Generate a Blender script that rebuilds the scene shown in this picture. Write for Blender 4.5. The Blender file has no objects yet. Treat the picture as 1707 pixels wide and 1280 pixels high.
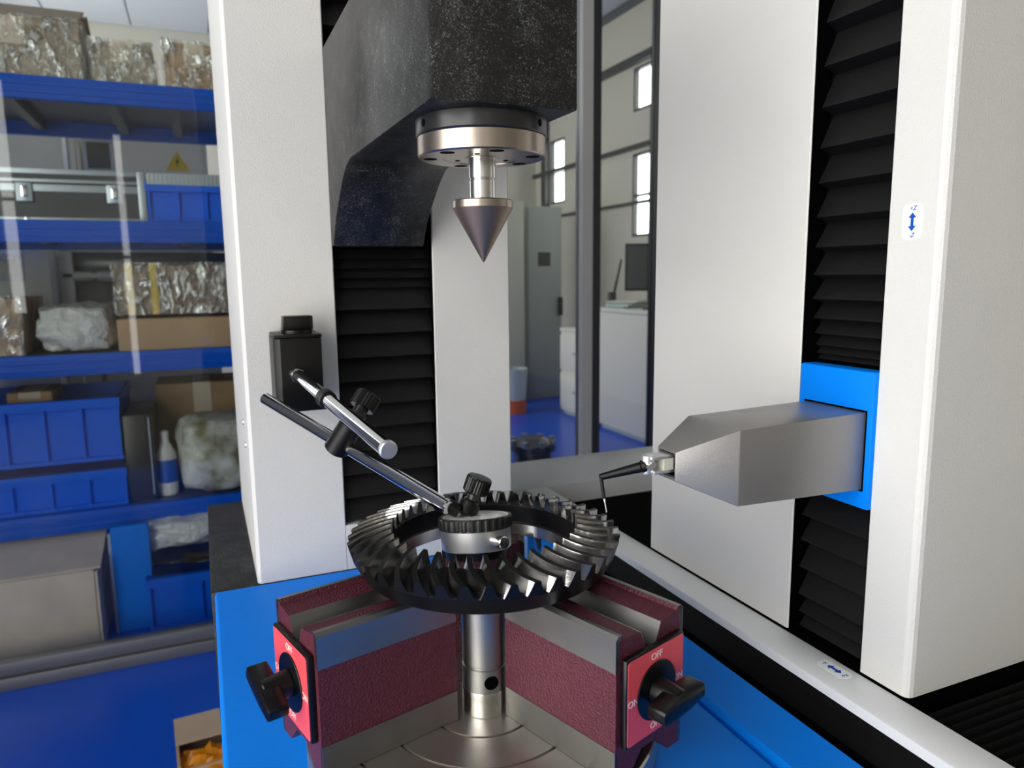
import bpy, bmesh, math, random
from mathutils import Vector, Matrix, noise

random.seed(7)
S = bpy.context.scene
COL = S.collection

# ------------------------------------------------------------------ camera
FPX, U0, V0 = 1210.0, 853.5, 640.0
PITCH, PSI, ROLL = 0.15003, 0.40220, -0.011555
CAM = Vector((-0.1660, -0.4495, 0.3040))
_F = Vector((math.sin(PSI), math.cos(PSI), 0)); _R = Vector((math.cos(PSI), -math.sin(PSI), 0)); _Z = Vector((0, 0, 1))
FW = _F * math.cos(PITCH) - _Z * math.sin(PITCH)
_U = _F * math.sin(PITCH) + _Z * math.cos(PITCH)
RT = math.cos(ROLL) * _R + math.sin(ROLL) * _U
UP = math.cos(ROLL) * _U - math.sin(ROLL) * _R
cam_data = bpy.data.cameras.new('camera'); cam = bpy.data.objects.new('camera', cam_data); COL.objects.link(cam)
cam.matrix_world = Matrix(((RT.x, UP.x, -FW.x, CAM.x), (RT.y, UP.y, -FW.y, CAM.y), (RT.z, UP.z, -FW.z, CAM.z), (0, 0, 0, 1)))
cam_data.sensor_fit = 'HORIZONTAL'; cam_data.sensor_width = 36.0; cam_data.lens = FPX / 1707 * 36.0
cam_data.clip_start = 0.01; cam_data.clip_end = 60
cam_data.dof.use_dof = True; cam_data.dof.focus_distance = 0.53; cam_data.dof.aperture_fstop = 11.0
S.camera = cam

# ------------------------------------------------------------------ world, exposure
W = bpy.data.worlds.new('world'); S.world = W; W.use_nodes = True
W.node_tree.nodes['Background'].inputs[0].default_value = (0.75, 0.86, 1.0, 1)
W.node_tree.nodes['Background'].inputs[1].default_value = 0.6
S.view_settings.view_transform = 'Standard'; S.view_settings.look = 'None'
S.view_settings.exposure = -0.17; S.view_settings.gamma = 1.0; S.view_settings.use_curve_mapping = False
S.cycles.use_denoising = True
S.cycles.max_bounces = 8; S.cycles.transparent_max_bounces = 12
S.cycles.sample_clamp_indirect = 6.0
DAYLIGHT = 5.5   # radiance of the sky behind every window pane

# ------------------------------------------------------------------ pixel helpers (a pixel gives a direction; planes give the distance)
def ray(u, v): return RT * ((u - U0) / FPX) + FW - UP * ((v - V0) / FPX)
def onx(u, v, x): r = ray(u, v); return CAM + r * ((x - CAM.x) / r.x)
def ony(u, v, y): r = ray(u, v); return CAM + r * ((y - CAM.y) / r.y)
def onz(u, v, z): r = ray(u, v); return CAM + r * ((z - CAM.z) / r.z)
def ong(u, v, d): return CAM + ray(u, v) * d

# ------------------------------------------------------------------ materials
def lin(r, g, b):
    f = lambda c: (c / 255 / 12.92) if c <= 10 else ((c / 255 + 0.055) / 1.055) ** 2.4
    return (f(r), f(g), f(b), 1)
def mat(name, col, rough=0.5, metal=0.0, spec=0.5, bump=0.0, bscale=400.0, var=0.0, vscale=20.0, aniso=None, coat=0.0, emit=None, estr=0.0, stretch=None, vcol=None, vlo=0.35, vhi=0.65):
    m = bpy.data.materials.new(name); m.use_nodes = True; nt = m.node_tree; b = nt.nodes['Principled BSDF']
    b.inputs['Base Color'].default_value = col; b.inputs['Roughness'].default_value = rough; b.inputs['Metallic'].default_value = metal
    b.inputs['Specular IOR Level'].default_value = spec; b.inputs['Coat Weight'].default_value = coat
    if emit: b.inputs['Emission Color'].default_value = emit; b.inputs['Emission Strength'].default_value = estr
    if bump or var:
        tc = nt.nodes.new('ShaderNodeTexCoord'); src = tc.outputs['Object']
        if stretch:
            mp = nt.nodes.new('ShaderNodeMapping'); mp.inputs['Scale'].default_value = stretch; nt.links.new(src, mp.inputs[0]); src = mp.outputs[0]
    if bump:
        n = nt.nodes.new('ShaderNodeTexNoise'); n.inputs['Scale'].default_value = bscale; n.inputs['Detail'].default_value = 3; nt.links.new(src, n.inputs['Vector'])
        bp = nt.nodes.new('ShaderNodeBump'); bp.inputs['Strength'].default_value = bump; bp.inputs['Distance'].default_value = 0.002 if bscale > 50 else 0.02
        nt.links.new(n.outputs[0], bp.inputs['Height']); nt.links.new(bp.outputs[0], b.inputs['Normal'])
    if var:
        n = nt.nodes.new('ShaderNodeTexNoise'); n.inputs['Scale'].default_value = vscale; n.inputs['Detail'].default_value = 5; nt.links.new(src, n.inputs['Vector'])
        cr = nt.nodes.new('ShaderNodeValToRGB'); cr.color_ramp.elements[0].position = vlo; cr.color_ramp.elements[1].position = vhi
        c2 = vcol or tuple(c * (1 - var) for c in col[:3]) + (1,)
        cr.color_ramp.elements[0].color = c2; cr.color_ramp.elements[1].color = col
        nt.links.new(n.outputs[0], cr.inputs[0]); nt.links.new(cr.outputs[0], b.inputs['Base Color'])
    return m

M = {}
M['white'] = mat('white_paint', lin(218, 217, 213), 0.45, bump=0.22, bscale=700, var=0.03, vscale=6)
M['whitefar'] = mat('white_enamel', lin(228, 225, 214), 0.4)
M['blue'] = mat('blue_paint', lin(0, 130, 244), 0.50, spec=0.10, bump=0.04, bscale=700, var=0.06, vscale=9)
M['crate'] = mat('blue_plastic', lin(2, 104, 234), 0.4, spec=0.2)
M['shelfblue'] = mat('shelf_blue', lin(2, 90, 208), 0.4, spec=0.2)
M['bellow'] = mat('black_bellows', lin(15, 15, 16), 0.5, spec=0.3, bump=0.1, bscale=600)
M['pit'] = mat('black_rubber', lin(4, 4, 5), 0.7, spec=0.03)
M['gutter'] = mat('black_gutter', lin(6, 6, 7), 0.4, spec=0.2)
M['blackp'] = mat('black_plastic', lin(11, 11, 12), 0.30, spec=0.4)
M['blackm'] = mat('black_paint', lin(9, 9, 10), 0.4, spec=0.35, bump=0.08, bscale=800)
M['chrome'] = mat('chrome', (0.72, 0.73, 0.74, 1), 0.10, 1.0)
M['steel'] = mat('ground_steel', (0.40, 0.395, 0.385, 1), 0.36, 1.0, bump=0.06, bscale=300, stretch=(1, 14, 1), var=0.18, vscale=14)
M['turn'] = mat('turntable_steel', (0.66, 0.63, 0.58, 1), 0.38, 1.0, bump=0.05, bscale=120, var=0.2, vscale=12)
M['bright'] = mat('bright_steel', (0.72, 0.71, 0.69, 1), 0.22, 1.0)
M['bronze'] = mat('tan_steel', (0.44, 0.38, 0.33, 1), 0.30, 1.0, bump=0.04, bscale=60, stretch=(1, 1, 30))
M['darksteel'] = mat('dark_steel', (0.16, 0.15, 0.145, 1), 0.33, 1.0)
M['cone'] = mat('cone_steel', (0.32, 0.245, 0.185, 1), 0.45, 1.0)
M['blackox'] = mat('black_oxide', (0.05, 0.05, 0.052, 1), 0.28, 0.7)
M['gearb'] = mat('gear_black_oxide', (0.035, 0.035, 0.038, 1), 0.42, 1.0)
M['tooth'] = mat('gear_tooth_steel', (0.50, 0.495, 0.485, 1), 0.15, 1.0, bump=0.03, bscale=500, var=0.35, vscale=45)
M['maroon'] = mat('maroon_hammer_paint', lin(86, 30, 46), 0.40, bump=0.7, bscale=700)
M['pink'] = mat('pink_red_plate', lin(232, 84, 92), 0.35)
M['aluminium'] = mat('aluminium', (0.86, 0.86, 0.86, 1), 0.42, 1.0)
M['alufar'] = mat('aluminium_profile', lin(190, 196, 200), 0.35, 0.6)
M['armgrey'] = mat('probe_arm_metallic_grey', lin(146, 144, 142), 0.36, 0.55, bump=0.10, bscale=1200)
M['dialface'] = mat('dial_face', lin(245, 245, 243), 0.2, coat=0.4)
M['ink'] = mat('blue_ink', lin(10, 80, 185), 0.4)
M['whiteink'] = mat('white_ink', lin(250, 225, 215), 0.5)
M['sticker'] = mat('sticker_white', lin(250, 250, 250), 0.3)
M['blackink'] = mat('black_ink', lin(15, 15, 15), 0.5)
M['carton'] = mat('cardboard', lin(196, 160, 122), 0.8, var=0.15, vscale=6)
M['cartonpale'] = mat('pale_cardboard', lin(240, 220, 196), 0.8, var=0.12, vscale=10)
M['cartoncool'] = mat('cool_cardboard', lin(186, 166, 144), 0.7, var=0.12, vscale=10)
M['cartondark'] = mat('dark_cardboard', lin(122, 98, 76), 0.8)
M['bagwhite'] = mat('white_plastic_bag', lin(232, 230, 222), 0.16, bump=1.0, bscale=26, var=0.15, vscale=12)
M['print'] = mat('printed_wrap', lin(226, 226, 214), 0.3, var=1, vscale=15, vcol=lin(118, 112, 66))
M['blackbag'] = mat('black_bag', lin(22, 23, 28), 0.3)
M['orange'] = mat('orange_film', lin(236, 150, 20), 0.25, var=0.25, vscale=30)
M['floor'] = mat('blue_epoxy', lin(2, 84, 214), 0.28, spec=0.35, var=0.10, vscale=2)
M['lowbounce'] = mat('grey_low_bounce', lin(120, 114, 106), 0.4, var=0.1, vscale=3)  # invented grey for the unseen floor, so less blue bounces onto the metal
M['wall'] = mat('wall_paint', lin(200, 196, 182), 0.8)
M['wallgrey'] = mat('wall_grey', lin(128, 132, 134), 0.8)
M['ceil'] = mat('ceiling_panel', lin(212, 216, 220), 0.7)
M['grey'] = mat('grey_frame', lin(112, 114, 118), 0.4, 0.3)
M['darkframe'] = mat('dark_frame', lin(46, 48, 52), 0.4)
M['postl'] = mat('post_alu', lin(196, 196, 194), 0.4, 0.1)
M['rail'] = mat('rail_paint', lin(228, 230, 232), 0.30, bump=0.05, bscale=700)
M['backrail'] = mat('hammered_rail', lin(232, 234, 235), 0.28, 0.1, bump=0.35, bscale=220)
M['yellow'] = mat('yellow', lin(225, 190, 40), 0.5)
M['screen'] = mat('dark_screen', lin(58, 62, 66), 0.2)
M['greycab'] = mat('grey_cabinet', lin(176, 182, 178), 0.45)
M['beige'] = mat('beige_panel', lin(206, 206, 190), 0.5)
M['teal'] = mat('teal_print', lin(120, 170, 165), 0.5)
M['lid'] = mat('grey_lid', lin(176, 186, 190), 0.4)
def emis(name, col, s):
    m = bpy.data.materials.new(name); m.use_nodes = True; nt = m.node_tree; nt.nodes.clear()
    e = nt.nodes.new('ShaderNodeEmission'); o = nt.nodes.new('ShaderNodeOutputMaterial'); e.inputs[0].default_value = col; e.inputs[1].default_value = s
    nt.links.new(e.outputs[0], o.inputs[0]); return m
M['sky'] = emis('daylit_pane', (1.0, 0.985, 0.955, 1), DAYLIGHT)
def granite():
    m = bpy.data.materials.new('black_granite'); m.use_nodes = True; nt = m.node_tree; b = nt.nodes['Principled BSDF']
    tc = nt.nodes.new('ShaderNodeTexCoord')
    n = nt.nodes.new('ShaderNodeTexNoise'); n.inputs['Scale'].default_value = 620; n.inputs['Detail'].default_value = 3; n.inputs['Distortion'].default_value = 2.2
    n2 = nt.nodes.new('ShaderNodeTexNoise'); n2.inputs['Scale'].default_value = 60
    for k in (n, n2): nt.links.new(tc.outputs['Object'], k.inputs['Vector'])
    ad = nt.nodes.new('ShaderNodeMath'); ad.operation = 'MULTIPLY_ADD'; ad.inputs[1].default_value = 0.25; nt.links.new(n2.outputs[0], ad.inputs[0]); nt.links.new(n.outputs[0], ad.inputs[2])
    cr = nt.nodes.new('ShaderNodeValToRGB'); e = cr.color_ramp.elements
    e[0].position = 0.60; e[0].color = (0.004, 0.004, 0.0042, 1); e[1].position = 0.86; e[1].color = (0.21, 0.21, 0.21, 1)
    k = e.new(0.71); k.color = (0.014, 0.014, 0.014, 1)
    nt.links.new(ad.outputs[0], cr.inputs[0]); nt.links.new(cr.outputs[0], b.inputs['Base Color'])
    b.inputs['Roughness'].default_value = 0.40; b.inputs['Specular IOR Level'].default_value = 0.5
    return m
M['granite'] = granite()
def film():
    m = bpy.data.materials.new('clear_wrap_film'); m.use_nodes = True; nt = m.node_tree; nt.nodes.clear()
    o = nt.nodes.new('ShaderNodeOutputMaterial'); mx = nt.nodes.new('ShaderNodeMixShader'); t = nt.nodes.new('ShaderNodeBsdfTransparent'); g = nt.nodes.new('ShaderNodeBsdfGlossy')
    g.inputs['Roughness'].default_value = 0.12; g.inputs['Color'].default_value = (0.95, 0.95, 0.92, 1)
    tc = nt.nodes.new('ShaderNodeTexCoord'); mp = nt.nodes.new('ShaderNodeMapping'); mp.inputs['Scale'].default_value = (1, 1, 0.45); mp.inputs['Rotation'].default_value = (0.2, 0.3, 0.1)
    n = nt.nodes.new('ShaderNodeTexNoise'); n.inputs['Scale'].default_value = 38; n.inputs['Detail'].default_value = 4; n.inputs['Distortion'].default_value = 1.2
    nt.links.new(tc.outputs['Object'], mp.inputs[0]); nt.links.new(mp.outputs[0], n.inputs['Vector'])
    cr = nt.nodes.new('ShaderNodeValToRGB'); cr.color_ramp.elements[0].position = 0.46; cr.color_ramp.elements[0].color = (0.10,) * 3 + (1,); cr.color_ramp.elements[1].position = 0.68; cr.color_ramp.elements[1].color = (0.75,) * 3 + (1,)
    nt.links.new(n.outputs[0], cr.inputs[0]); nt.links.new(cr.outputs[0], mx.inputs[0])
    bp = nt.nodes.new('ShaderNodeBump'); bp.inputs['Strength'].default_value = 0.9; bp.inputs['Distance'].default_value = 0.02; nt.links.new(n.outputs[0], bp.inputs['Height']); nt.links.new(bp.outputs[0], g.inputs['Normal'])
    nt.links.new(t.outputs[0], mx.inputs[1]); nt.links.new(g.outputs[0], mx.inputs[2]); nt.links.new(mx.outputs[0], o.inputs[0]); return m
M['film'] = film()
def glass():
    m = bpy.data.materials.new('clear_sheet_glass'); m.use_nodes = True; nt = m.node_tree; nt.nodes.clear()
    o = nt.nodes.new('ShaderNodeOutputMaterial'); mx = nt.nodes.new('ShaderNodeMixShader'); t = nt.nodes.new('ShaderNodeBsdfTransparent'); g = nt.nodes.new('ShaderNodeBsdfGlossy')
    t.inputs[0].default_value = (0.95, 0.975, 0.97, 1); g.inputs['Roughness'].default_value = 0.01
    fr = nt.nodes.new('ShaderNodeFresnel'); fr.inputs[0].default_value = 1.45
    nt.links.new(fr.outputs[0], mx.inputs[0]); nt.links.new(t.outputs[0], mx.inputs[1]); nt.links.new(g.outputs[0], mx.inputs[2]); nt.links.new(mx.outputs[0], o.inputs[0]); return m
M['glass'] = glass()

# ------------------------------------------------------------------ mesh helpers
class MB:
    def __init__(self): self.v = []; self.f = []; self.smooth = []
    def add(self, vs, fs, sm=False):
        n = len(self.v); self.v += [tuple(p) for p in vs]; self.f += [tuple(i + n for i in f) for f in fs]; self.smooth += [sm] * len(fs); return self
    def box(self, x0, x1, y0, y1, z0, z1):
        return self.add([(x, y, z) for z in (z0, z1) for y in (y0, y1) for x in (x0, x1)], [(0, 2, 3, 1), (4, 5, 7, 6), (0, 1, 5, 4), (2, 6, 7, 3), (0, 4, 6, 2), (1, 3, 7, 5)])
    def prism(self, pts, fn):
        """pts 2-D outline counter-clockwise; fn(a,b,k) -> 3-D for k=0,1"""
        n = len(pts); vs = [fn(a, b, 0) for a, b in pts] + [fn(a, b, 1) for a, b in pts]
        fs = [tuple(range(n - 1, -1, -1)), tuple(range(n, 2 * n))] + [(i, (i + 1) % n, n + (i + 1) % n, n + i) for i in range(n)]
        return self.add(vs, fs)
    def rev(self, prof, origin=(0, 0, 0), axis=(0, 0, 1), seg=48, sm=True, rfun=None, cap=True, split=True):
        """lathe: prof [(r, h)...] along axis; sharp profile corners get their own rings"""
        o = Vector(origin); ax = Vector(axis).normalized(); e1 = ax.orthogonal().normalized(); e2 = ax.cross(e1)
        def ring(r, h):
            out = []
            for i in range(seg):
                a = 2 * math.pi * i / seg; rr = rfun(i, r, h) if rfun else r
                out.append(o + ax * h + (e1 * math.cos(a) + e2 * math.sin(a)) * rr)
            return out
        for (r0, h0), (r1, h1) in zip(prof[:-1], prof[1:]):
            if r0 < 1e-7 and r1 < 1e-7: continue
            if r0 < 1e-7: self.add([o + ax * h0] + ring(r1, h1), [(0, 1 + (i + 1) % seg, 1 + i) for i in range(seg)], sm)
            elif r1 < 1e-7: self.add(ring(r0, h0) + [o + ax * h1], [(i, (i + 1) % seg, seg) for i in range(seg)], sm)
            else: self.add(ring(r0, h0) + ring(r1, h1), [(i, (i + 1) % seg, seg + (i + 1) % seg, seg + i) for i in range(seg)], sm)
        return self
    def cyl(self, a, b, r, r2=None, seg=32, cham=0.0):
        a = Vector(a); b = Vector(b); L = (b - a).length; r2 = r if r2 is None else r2
        prof = [(0, 0), (r - cham, 0), (r, cham), (r2, L - cham), (r2 - cham, L), (0, L)] if cham else [(0, 0), (r, 0), (r2, L), (0, L)]
        return self.rev(prof, a, b - a, seg)
    def build(self, name, m, parent=None, bevel=0.0, bseg=2, loc=None, rotz=0):
        me = bpy.data.meshes.new(name); me.from_pydata(self.v, [], self.f); me.update()
        me.polygons.foreach_set('use_smooth', self.smooth)
        o = bpy.data.objects.new(name, me); COL.objects.link(o)
        if isinstance(m, str): m = M[m]
        me.materials.append(m)
        if parent is not None: o.parent = parent
        if loc is not None: o.location = loc
        o.rotation_euler.z = rotz
        if bevel:
            bm = bmesh.new(); bm.from_mesh(me); bmesh.ops.remove_doubles(bm, verts=bm.verts, dist=1e-6)
            ed = [e for e in bm.edges if len(e.link_faces) == 2 and e.calc_face_angle(0) > 0.45]
            bmesh.ops.bevel(bm, geom=ed, offset=bevel, segments=bseg, profile=0.5, affect='EDGES', clamp_overlap=True)
            for f in bm.faces: f.smooth = True
            bm.to_mesh(me); bm.free()
            try: me.set_sharp_from_angle(angle=0.6)
            except Exception: pass
        return o
def tag(o, label=None, cat=None, group=None, kind=None):
    if label: o['label'] = label
    if cat: o['category'] = cat
    if group: o['group'] = group
    if kind: o['kind'] = kind
    return o
def thing(name, loc, label, cat, rotz=0, group=None):
    o = bpy.data.objects.new(name, None); COL.objects.link(o); o.location = loc; o.rotation_euler.z = rotz; o.empty_display_size = 0.02
    return tag(o, label, cat, group)
def box(name, m, parent, x0, x1, y0, y1, z0, z1, bevel=0.0, bseg=2):
    return MB().box(x0, x1, y0, y1, z0, z1).build(name, m, parent, bevel, bseg)
def text_mesh(name, s, size, m, parent, mtx, italic=0.0):
    cu = bpy.data.curves.new(name, 'FONT'); cu.body = s; cu.size = size; cu.align_x = 'CENTER'; cu.align_y = 'CENTER'; cu.extrude = 0.00006; cu.shear = italic; cu.offset = size * 0.012
    t = bpy.data.objects.new(name + '_curve', cu); COL.objects.link(t)
    dg = bpy.context.evaluated_depsgraph_get(); me = bpy.data.meshes.new_from_object(t.evaluated_get(dg))
    COL.objects.unlink(t); bpy.data.objects.remove(t)
    o = bpy.data.objects.new(name, me); COL.objects.link(o); me.materials.clear(); me.materials.append(M[m]); o.parent = parent; o.matrix_local = mtx
    return o
def frame(ex, ey, o):
    ex = Vector(ex).normalized(); ey = Vector(ey).normalized(); ez = ex.cross(ey)
    return Matrix(((ex.x, ey.x, ez.x, o[0]), (ex.y, ey.y, ez.y, o[1]), (ex.z, ey.z, ez.z, o[2]), (0, 0, 0, 1)))
def rrect(w, h, r, n=5):
    pts = []
    for cx, cy, a0 in ((w / 2 - r, h / 2 - r, 0), (-w / 2 + r, h / 2 - r, 90), (-w / 2 + r, -h / 2 + r, 180), (w / 2 - r, -h / 2 + r, 270)):
        for i in range(n + 1):
            a = math.radians(a0 + 90 * i / n); pts.append((cx + r * math.cos(a), cy + r * math.sin(a)))
    return pts

# ================================================================== THE ROOM
FZ = -0.80
XL, XR, YB, YF, CZ = -1.75, 3.2, 6.75, -3.6, 2.4
fl = MB().box(XL - .1, XR + .1, -.62, YB + .1, FZ - .1, FZ).build('floor', 'floor'); tag(fl, kind='structure')
fl2 = MB().box(XL - .1, XR + .1, YF - .1, -.62, FZ - .1, FZ).build('floor_low_bounce_offscreen', 'lowbounce'); tag(fl2, kind='structure')  # unseen grey slab, added in place of blue floor to cut its bounce
ce = MB().box(XL - .1, XR + .1, YF - .1, YB + .1, CZ + .012, CZ + .1).build('ceiling', 'wallgrey'); tag(ce, kind='structure')
pm = None
for i in range(8):
    for j in range(5):
        x0 = -1.74 + i * 0.6; y0 = 0.75 + j * 1.2
        if pm is None:
            pnl = MB().box(0.006, 0.594, 0.006, 1.194, 0, 0.012).build('ceiling_panel', 'ceil', ce); pm = pnl.data
        else:
            pnl = bpy.data.objects.new('ceiling_panel', pm); COL.objects.link(pnl); pnl.parent = ce
        pnl.location = (x0, y0, CZ)
def wall(name, axis, pos, t, a0, a1, holes, m='wall'):
    """slab on plane axis=pos, thickness t outwards, spanning a0..a1 along the other horizontal axis, with window holes (a,b,z0,z1)"""
    As = sorted({a0, a1, *[h[0] for h in holes], *[h[1] for h in holes]}); Zs = sorted({FZ, CZ + .1, *[h[2] for h in holes], *[h[3] for h in holes]})
    mb = MB()
    for p, q in zip(As[:-1], As[1:]):
        for z0, z1 in zip(Zs[:-1], Zs[1:]):
            c, z = (p + q) / 2, (z0 + z1) / 2
            if any(h[0] < c < h[1] and h[2] < z < h[3] for h in holes): continue
            lo, hi = sorted((pos, pos + t))
            if axis == 'x': mb.box(lo, hi, p, q, z0, z1)
            else: mb.box(p, q, lo, hi, z0, z1)
    return tag(mb.build(name, m), kind='structure')
NW = [0]
def window(axis, pos, t, hole, nv, nh, name=None, fr=0.05, bar=0.03, fm='darkframe'):
    NW[0] += 1
    a, b, z0, z1 = hole; root = bpy.data.objects.new(name or 'window_%d' % NW[0], None); COL.objects.link(root); tag(root, kind='structure')
    d = 0.06 if t > 0 else -0.06
    def bx(p, q, r, s, o0, o1, nm, m):
        lo, hi = sorted((pos + o0, pos + o1))
        return (box(nm, m, root, lo, hi, p, q, r, s) if axis == 'x' else box(nm, m, root, p, q, lo, hi, r, s))
    for (p, q, r, s) in ((a, a + fr, z0, z1), (b - fr, b, z0, z1), (a + fr, b - fr, z0, z0 + fr), (a + fr, b - fr, z1 - fr, z1)): bx(p, q, r, s, 0, d, 'window_frame', fm)
    for i in range(1, nv): c = a + (b - a) * i / nv; bx(c - bar / 2, c + bar / 2, z0 + fr, z1 - fr, 0, d, 'glazing_bar', fm)
    for i in range(1, nh): c = z0 + (z1 - z0) * i / nh; bx(a + fr, b - fr, c - bar / 2, c + bar / 2, 0.2 * d, d, 'glazing_bar', fm)
    bx(a + fr, b - fr, z0 + fr, z1 - fr, d * 0.7, d * 0.72, 'daylit_pane_offscreen' if name else 'daylit_pane', 'sky')
HL = [(-2.5, 0.15, -0.7, 2.36), (3.3, 6.4, 0.1, 2.15)]
wall('wall_left', 'x', XL, -0.2, YF, YB, HL); window('x', XL, -0.2, HL[0], 3, 2, 'window_left_offscreen', fm='whitefar'); window('x', XL, -0.2, HL[1], 3, 2, 'window_rear_left_offscreen', fm='whitefar')
HF = [(-1.70, -1.58, 0.0, 2.0), (-0.80, -0.72, -.6, 1.6)]  # unseen openings, narrowed to slits to put bright streaks in the partition glass
wall('wall_front', 'y', YF, -0.2, XL - .2, XR + .2, HF); [window('y', YF, -0.2, h_, 1, 2, 'window_front_offscreen', fr=.012, fm='whitefar') for h_ in HF]
wall('wall_back', 'y', YB, 0.2, XL - .2, XR + .2, [])
HR = [(4.57, 4.86, 1.60, 1.94), (4.55, 4.86, 0.60, 1.27), (6.08, 6.40, 1.00, 1.62)]
wall('wall_right', 'x', XR, 0.2, YF, YB, HR)
for h in HR: window('x', XR, 0.2, h, 1, 2 if h[3] - h[2] > .5 else 1, None, fr=0.02, bar=0.02)
for k, (z0, z1, p) in enumerate(((1.96, 2.02, 0.05), (1.30, 1.335, 0.04), (0.86, 0.885, 0.03))):
    tag(MB().box(XR - p, XR, 4.40, YB, z0, z1).build('trim_%d' % (k + 1), 'darkframe'), kind='structure')
tag(MB().box(XR - .05, XR, 4.44, 4.54, 0.0, 2.0).build('trim_4', 'darkframe'), kind='structure')
tag(MB().box(XR - .05, XR, 6.42, 6.52, 0.9, 2.0).build('trim_5', 'darkframe'), kind='structure')

# glazed partition behind the machine
PY = 1.80
pt = bpy.data.objects.new('window_%d' % (NW[0] + 1), None); COL.objects.link(pt); tag(pt, kind='structure')
box('bottom_rail', 'grey', pt, XL, XR, PY - .03, PY + .03, FZ, FZ + .035, .002)
box('glazing_bead', 'grey', pt, XL, XR, PY - .02, PY + .02, FZ + .038, FZ + .075, .002)
box('top_rail', 'grey', pt, XL, XR, PY - .03, PY + .03, 2.3, CZ)
for x0, x1 in ((1.045, 1.085),):
    box('post', 'postl', pt, x0, x1, PY - .03, PY + .02, FZ + .03, CZ)
    box('post_cover', 'darkframe', pt, x1, x1 + .032, PY - .028, PY + .02, FZ + .03, CZ)
box('post', 'darkframe', pt, 1.345, 1.40, PY - .028, PY + .02, FZ + .03, CZ)
for x0, x1 in ((XL, 1.045), (1.117, 1.345), (1.40, XR)): box('glass_pane', 'glass', pt, x0, x1, PY - .003, PY + .003, FZ + .07, 2.32)

# ================================================================== THE MACHINE
mach = thing('gear_measuring_machine', (0, 0, FZ), 'white and blue gear measuring machine with granite arm, turntable and probe column', 'machine')
OFF = Vector((0, 0, -FZ))          # parts are modelled in world numbers, the root stands on the floor
class PB(MB):
    def build(self, name, m, parent=None, bevel=0.0, bseg=2, **k):
        if parent is mach or parent is None:
            parent = mach; self.v = [(x, y, z - FZ) for x, y, z in self.v]
        return MB.build(self, name, m, parent, bevel, bseg, **k)
ZB = -0.020
# lower body, granite bed, blue covers
PB().box(-.17, 1.0, -.40, .64, FZ + .04, -.26).build('cabinet_body', 'blue', bevel=.004)
PB().box(-.15, .98, -.38, .62, FZ, FZ + .04).build('plinth', 'blackm')
PB().box(-.177, .22, .334, .655, -.26, ZB - .001).build('granite_bed', 'granite', bevel=.002)
PB().box(-.1735, .1630, -.42, .333, -.26, ZB).build('table_cover', 'blue', bevel=.004, bseg=3)
PB().prism([(.1635, -.26), (.2145, -.26), (.2145, ZB), (.1720, ZB), (.1675, ZB - .003), (.1655, ZB - .010), (.1635, ZB - .012)], lambda a, b, k: (a, (.333, -.42)[k], b)).build('table_edge_cover', 'blue')
PB().box(.2145, .2300, -.42, .47, -.26, -.031).build('gutter', 'gutter')
PB().prism([(.2300, -.26), (.2415, -.26), (.2415, -.008), (.2385, -.012), (.2300, -.026)], lambda a, b, k: (a, (.47, -.42)[k], b)).build('gutter_lip', 'gutter')
# rail frame round the slide pit
rail = PB().box(.2415, .2772, -.42, .468, -.05, 0).build('front_rail', 'rail', bevel=.0025)
PB().box(.16, 1.0, .468, .612, -.05, 0).build('rear_rail', 'backrail', bevel=.0025)
PB().box(.2772, 1.0, -.42, .468, -.26, -.03).build('slide_pit', 'pit')
bel = PB().box(.2785, .80, -.40, -.122, -.03, -.022).build('way_bellows', 'pit')
fp = None
for i in range(34):
    y = -.126 - i * .0078
    if fp is None:
        o = MB().prism([(-.0039, 0), (.0039, 0), (0, .012)], lambda a, b, k: ((.2795, .795)[k], a, b)).build('bellows_fold', 'bellow', bel); fp = o.data
    else:
        o = bpy.data.objects.new('bellows_fold', fp); COL.objects.link(o); o.parent = bel
    o.location = (0, y, -.022 - FZ)

# ---- tailstock column
CY, CT = 0.333, 1.15
plan = [(-.130, .65), (-.130, CY + .0035), (-.1265, CY), (-.036, CY), (-.035, CY + .001), (-.035, CY + .05), (.073, CY + .05), (.073, CY + .001), (.074, CY), (.1635, CY), (.165, CY + .0015), (.165, .65)]
tc = PB().prism(plan, lambda a, b, k: (a, b, (ZB, CT)[k])).build('tailstock_column', 'white')
MB().box(-.0352, .0732, CY + .0002, CY + .06, ZB - FZ, .031 - FZ).build('slot_sill', 'white', tc)
MB().box(-.0348, .0728, CY + .045, CY + .049, .031 - FZ, CT - FZ).build('slot_back', 'pit', tc)
def folds(levels, fn, parent, m='bellow'):
    """bellows pleats between successive heights: long upper slope, short return underneath"""
    for z1, z0 in zip(levels[:-1], levels[1:]):
        d = min(.012, (z1 - z0) * .7)
        MB().prism([(0, z0 - FZ), (d, z0 + (z1 - z0) * .16 - FZ), (d * .92, z0 + (z1 - z0) * .24 - FZ), (0, z1 - FZ)], fn).build('bellows_fold', m, parent)
lv = [.332]
while lv[-1] > .055: lv.append(lv[-1] - (.0105 if lv[-1] > .29 else .026))
lv.append(.032)
for sx0, sx1 in ((-.0350, -.0342), (.0722, .0730)): MB().box(sx0, sx1, CY + .0015, CY + .045, .031 - FZ, CT - FZ).build('slot_lining', 'pit', tc)
folds(lv, lambda a, b, k: ((-.0340, .0720)[k], CY + .017 - a, b), tc)
folds([CT - .03 * i for i in range(21)], lambda a, b, k: ((-.0340, .0720)[k], CY + .017 - a, b), tc)
MB().box(-.0342, .0722, CY + .017, CY + .046, .031 - FZ, CT - FZ).build('bellows_core', 'pit', tc)
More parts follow.
